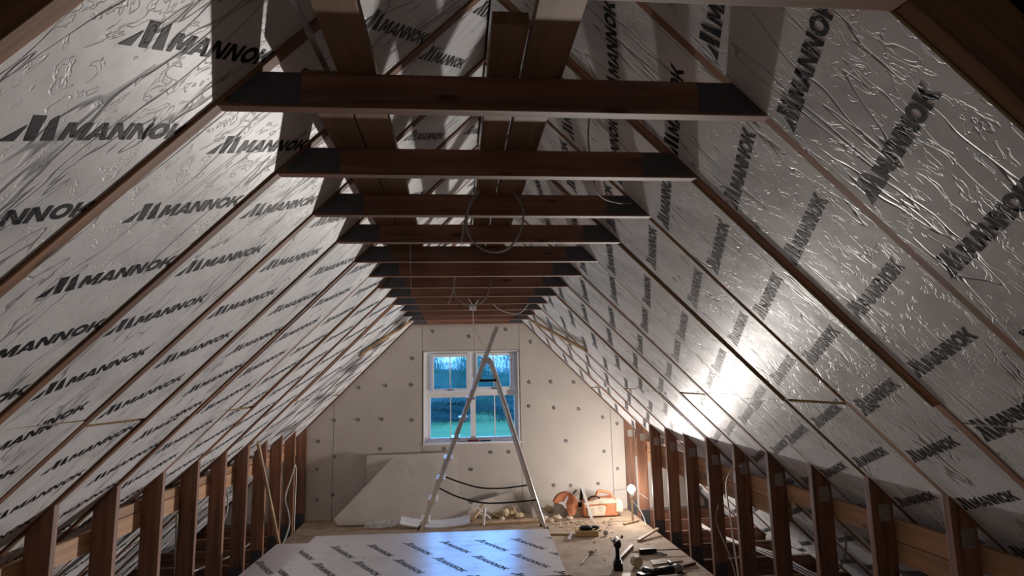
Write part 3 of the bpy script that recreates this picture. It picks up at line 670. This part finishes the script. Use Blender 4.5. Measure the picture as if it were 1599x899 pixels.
# plaster crumbs and chips scattered over the boards
mb = MB()
for i in range(560):
    x = random.uniform(-1.8, 1.85); y = random.uniform(5.45, 7.45) if random.random() < .75 else random.uniform(4.4, 6.6)
    if random.random() < .35: x, y = random.gauss(1.0, .35), random.gauss(7.0, .2)
    if not (-1.85 < x < 1.85 and y < 7.45) or (y < 5.6 and x < .72): continue
    if (abs(x - 1.3) < .5 and y > 7.02) or (.6 < x < .9 and 6.4 < y < 6.95) or (.78 < x < 1.1 and y < 6.5) or (x < -.9 and y < 6.7) or (x < .7 and y > 6.65) or (1.03 < x < 1.32 and 6.28 < y < 6.47) or (x > 1.2 and y < 5.9) or (x > 1.6 and 6.0 < y < 6.9) or (.7 < x < .96 and y > 7.15): continue
    a = random.uniform(0, PI); s_ = random.uniform(.004, .016); M = Matrix.Translation((x, y, .001)) @ Matrix.Rotation(a, 4, 'Z')
    mb.box((-s_, -s_ * .5, 0), (s_, s_ * .5, s_ * .45), random.choice((0, 0, 1, 2)), M)
o = mb.build('plaster_crumbs', [DUSTY, RUST, SCRAP]); o['kind'] = 'stuff'; tag(o, 'plaster crumbs and chips scattered over the floor boards', 'debris')

# ---------------------------------------------------------------- disc cutter
dc = thing('disc_cutter', 'dusty orange and white petrol disc cutter on the floor by the gable wall', 'power tool', (1.1, 7.2, 0))
Rx = lambda x, y, z: Matrix.Translation((x, y, z)) @ Matrix.Rotation(PI / 2 - .0, 4, 'X')
MB().lathe([(.132, 0), (.135, .003), (.132, .006)], 32, Rx(0, -.02, .14)).build('cutting_disc', STEEL, dc)
arc = [(.145 * math.cos(a), .14 + .145 * math.sin(a)) for a in [PI * (-.42 + 1.34 * k / 22) for k in range(23)]]
gd = [(p[0], p[1]) for p in arc] + [(.03 * math.cos(a), .14 + .03 * math.sin(a)) for a in (PI * .9, PI * .5, 0, -PI * .4)]
gm = MB()
cen = (0.0, .14)
for p, q in zip(arc, arc[1:]):
    gm.prism([cen, p, q], -.045, -.033); gm.prism([cen, p, q], .02, .026)
    gm.add([(p[0], -.045, p[1]), (q[0], -.045, q[1]), (q[0], .026, q[1]), (p[0], .026, p[1])], [(0, 1, 2, 3), (3, 2, 1, 0)])
gm.build('disc_guard', ORANGE, dc)
MB().prism([(-.09, .17), (-.02, .19), (.02, .25), (.035, .24), (.0, .16), (.01, .1), (-.02, .12), (-.04, .15)], -.052, -.046).build('guard_label', WHITE, dc)
MB().bar((.10, -.0, .26), (.14, -.0, .30), .014, .02, (0, 1, 0)).build('guard_lever', BLACK, dc)
MB().bar((.02, -.01, .14), (.30, .02, .13), .05, .035, (0, 1, 0)).build('cutter_arm', BLACK, dc, bevel=.006)
MB().prism([(.20, .01), (.60, .01), (.62, .07), (.62, .16), (.56, .21), (.40, .20), (.26, .19), (.19, .16)], -.09, .11).build('motor_housing', ORANGE, dc, bevel=.018)
MB().prism([(.24, .02), (.44, .02), (.46, .12), (.42, .135), (.24, .125)], -.105, -.085).build('fuel_tank', DUSTY, dc, bevel=.01)
MB().prism([(.20, .165), (.36, .205), (.55, .205), (.60, .165), (.60, .15), (.20, .145)], -.097, -.02).build('top_cover', DUSTY, dc, bevel=.008)
MB().prism([(.57, .05), (.66, .05), (.665, .13), (.64, .19), (.58, .20)], -.1, .08).build('end_cover', DUSTY, dc, bevel=.015)
MB().tube(smooth_path([(.36, 0, .19), (.385, 0, .255), (.41, 0, .278), (.50, 0, .262), (.545, 0, .24), (.56, 0, .18)], 5), .018, 8).build('rear_handle', ORANGE, dc, smooth=True)
MB().tube(smooth_path([(.26, -.06, .19), (.29, -.10, .235), (.36, -.10, .235), (.40, -.06, .2)], 5), .010, 8).build('front_handle', BLACK, dc, smooth=True)
o = MB().bar((1.375, 7.03, .005), (1.285, 7.09, .345), .03, .01, (0, 1, 0)).build('white_batten', WHITE); tag(o, 'slim white batten leaning upright against the disc cutter', 'batten')
o = MB().bar((1.27, 7.10, .20), (1.285, 7.10, .33), .035, .02, (0, 1, 0)).build('trowel_handle', BLACK); tag(o, 'black tool handle propped behind the slim white batten', 'tool')

# ---------------------------------------------------------------- foam block with a glove, stick pile
o = MB().prism([(-.12, -.07), (.11, -.09), (.13, .05), (-.10, .07)], 0, .055, 'xy').build('foam_block', FOAM, bevel=.004); o.location = (1.17, 6.38, .001); tag(o, 'yellow foam block lying on the floor under a black glove', 'foam block')
gv = thing('work_glove', 'black work glove lying on the foam block', 'glove', (1.17, 6.37, .058))
mb = MB(); mb.lathe([(.03, 0), (.055, .008), (.058, .02), (.035, .035), (.01, .04)], 14, Matrix.Scale(1.3, 4, (1, 0, 0))); mb.build('palm', BLACK, gv, smooth=True)
for k, (a, ln) in enumerate(((.25, .07), (.02, .085), (-.2, .08), (-.42, .06), (1.1, .05))):
    MB().tube(smooth_path([(.04, .01 - k * .006, .015), (.055 + ln * .6 * math.cos(a), ln * .6 * math.sin(a), .022), (.05 + ln * math.cos(a), ln * math.sin(a), .006)], 4), [.012] * 8 + [.008], 7).build('finger', BLACK, gv, smooth=True)

# ---------------------------------------------------------------- cordless drill
dr = thing('cordless_drill', 'black cordless drill standing upright on its battery on the floor', 'power tool', (1.2, 5.24, .001), -.2)
MB().box((-.038, -.055, 0), (.038, .055, .062)).build('battery', BLACK, dr, bevel=.006)
MB().box((-.028, -.04, .062), (.028, .035, .085)).build('battery_shoe', BLACK, dr, bevel=.006)
MB().tube([(0, 0, .08), (0, -.004, .12), (0, -.008, .17), (0, -.01, .2)], [.021, .017, .018, .022], 10).build('handle', BLACK, dr, smooth=True)
MB().lathe([(.018, -.075), (.032, -.065), (.034, 0), (.03, .06), (.026, .075)], 16, Matrix.Translation((0, 0, .212)) @ Matrix.Rotation(-PI / 2, 4, 'X')).build('motor_body', BLACK, dr, smooth=True)
MB().lathe([(.022, .075), (.022, .11), (.01, .13)], 12, Matrix.Translation((0, 0, .212)) @ Matrix.Rotation(-PI / 2, 4, 'X')).build('chuck', STEEL, dr)
MB().prism([(-.030, .222), (-.012, .243), (.006, .247), (-.02, .215)], -.07, .03).build('silver_badge', ALU, dr)
MB().box((-.006, .016, .165), (.006, .03, .19)).build('trigger', BLACK, dr)

# ---------------------------------------------------------------- tape roll, caulking gun, grinder, flat board
tp = thing('tape_roll', 'cream roll of tape standing beside the cordless drill', 'tape', (1.37, 5.27, 0.001), .3)
ring = [(.045 * math.cos(a), .045 + .045 * math.sin(a)) for a in [2 * PI * k / 20 for k in range(20)]]
MB().prism(ring, -.03, .03).build('tape', CREAM, tp, bevel=.004)
MB().prism([(x * .55, .045 + (z - .045) * .55) for x, z in ring], -.0315, .0315).build('inner_core', DUSTY, tp)
o = MB().prism([(-.1, -.05), (.1, -.04), (.1, .03), (-.09, .05)], 0, .006, 'xy').build('cardboard_scrap', CREAM); o.location = (1.26, 5.08, .001); tag(o, 'pale scrap of card on the floor in front of the tape roll', 'scrap')
cg = thing('caulking_gun', 'black caulking gun with a long rod lying on the floor', 'tool', (1.62, 5.63, .001), .0)
MB().box((-.12, -.02, .0), (.04, .02, .045)).build('gun_cradle', BLACK, cg, bevel=.006)
MB().tube([(-.02, 0, .03), (.33, -.01, .03), (.352, -.01, .022), (.352, -.01, .002)], .0045, 6).build('plunger_rod', BLACK, cg)
MB().tube(smooth_path([(.0, 0, .02), (.03, -.03, .015), (.08, -.06, .012), (.10, -.10, .012)], 4), .009, 7).build('handle', BLACK, cg)
MB().bar((.01, -.01, .012), (.07, -.09, .01), .012, .012).build('trigger', STEEL, cg)
MB().tube([(-.12, 0, .022), (-.2, 0, .022)], [.012, .004], 8).build('nozzle', CREAM, cg)
ag = thing('angle_grinder', 'dark angle grinder with a silver head lying on the floor at the bottom edge', 'power tool', (1.60, 5.03, .001), .35)
MB().tube([(-.16, .03, .04), (-.06, .01, .04), (.0, 0, .042)], [.028, .032, .034], 10).build('motor_body', BLACK, ag, smooth=True)
MB().tube([(.0, 0, .042), (.05, -.005, .045), (.09, -.01, .045)], [.034, .038, .022], 10).build('gear_head', STEEL, ag, smooth=True)
MB().lathe([(.055, 0), (.056, .004), (.02, .008)], 18, Matrix.Translation((.07, -.01, .012))).build('grinding_disc', RUST, ag)
MB().tube([(.05, .02, .05), (.06, .12, .06)], [.014, .018], 8).build('side_handle', BLACK, ag, smooth=True)
im = thing('impact_driver', 'black impact driver lying on its side left of the angle grinder', 'power tool', (1.40, 5.00, .001), 1.9)
MB().tube([(-.06, 0, .035), (.0, 0, .035), (.07, 0, .035), (.1, 0, .035)], [.026, .034, .03, .014], 10).build('motor_body', BLACK, im, smooth=True)
MB().tube([(-.03, 0, .03), (-.04, .1, .03)], [.018, .018], 8).build('handle', BLACK, im, smooth=True)
MB().box((-.08, .09, .0), (-.005, .14, .06)).build('battery', BLACK, im, bevel=.005)
o = MB().prism([(-.12, -.07), (.13, -.06), (.10, .06), (-.11, .07)], 0, .018, 'xy').build('timber_board', WPALE); o.location = (1.77, 4.90, .001); tag(o, 'small pale board on the floor right of the angle grinder', 'board')
o = MB().prism([(-.16, -.06), (.14, -.05), (.16, .05), (-.12, .06)], 0, .010, 'xy').build('cardboard_scrap', WPALE2); o.location = (1.66, 5.38, .001); o.rotation_euler = (0, 0, .2); tag(o, 'brown flat scrap on the floor behind the angle grinder', 'scrap')

# ---------------------------------------------------------------- on the sill
sd = thing('screwdriver', 'red handled tool lying on the window sill', 'tool', (.04, 7.54, WZ0 + .006))
MB().tube([(-.06, 0, .014), (-.03, 0, .017), (.05, 0, .016), (.085, 0, .01)], [.011, .014, .013, .008], 8).build('handle', RED, sd, smooth=True)
MB().tube([(-.06, 0, .013), (-.17, .0, .006)], .004, 6).build('blade', BLACK, sd)
o = MB().tube([(.135, 7.54, WZ0 + .015), (.26, 7.54, WZ0 + .014)], .008, 6).build('black_pen', BLACK); tag(o, 'slim black tool on the window sill right of the red handle', 'tool')
o = MB().box((.40, 7.53, WZ0 + .007), (.47, 7.56, WZ0 + .026)).build('white_tube', WHITE, bevel=.004); tag(o, 'small white block on the right of the window sill', 'block')

# ---------------------------------------------------------------- outside
o = MB().box((-60, 8.5, -1.6), (60, 75, -1.2)); lawn = o.build('lawn', GRASS); lawn['kind'] = 'structure'
def foliage(name, x, y, z, sx, sy, sz, label, cat, mat, seed, group=None):
    import bmesh
    bm = bmesh.new(); bmesh.ops.create_icosphere(bm, subdivisions=5, radius=1)
    for v in bm.verts:
        d = v.co.copy(); q = 1 + .30 * noise.noise(d * 1.8 + Vector((seed, 0, 0))) + .18 * noise.noise(d * 6 + Vector((0, seed, 0))) + .10 * noise.noise(d * 17)
        v.co = Vector((d.x * sx * q, d.y * sy * q, d.z * sz * q))
    me = bpy.data.meshes.new(name); bm.to_mesh(me); bm.free(); me.materials.append(mat)
    o = bpy.data.objects.new(name, me); C.objects.link(o); o.location = (x, y, z); tag(o, label, cat, group)
foliage('garden_hedge', -5.0, 42, -.5, 6.0, 1.6, 1.6, 'dark hedge beyond the lawn seen through the lower left window panes', 'hedge', LEAF2, 3)
foliage('garden_hedge', 8.3, 42, -.6, 5.6, 1.6, 1.5, 'dark hedge seen through the lower right window pane', 'hedge', LEAF2, 7)
foliage('tree', -3.3, 52, 1.2, 2.3, 1.6, 3.7, 'green tree seen through the upper left window pane', 'tree', LEAF, 1)
foliage('tree', 1.4, 56.5, 1.0, 2.4, 1.6, 3.3, 'low green tree seen beside the window mullion', 'tree', LEAF, 5)
foliage('tree', 5.7, 51.5, 1.2, 2.3, 1.6, 3.5, 'green tree seen through the upper right window pane', 'tree', LEAF, 9)
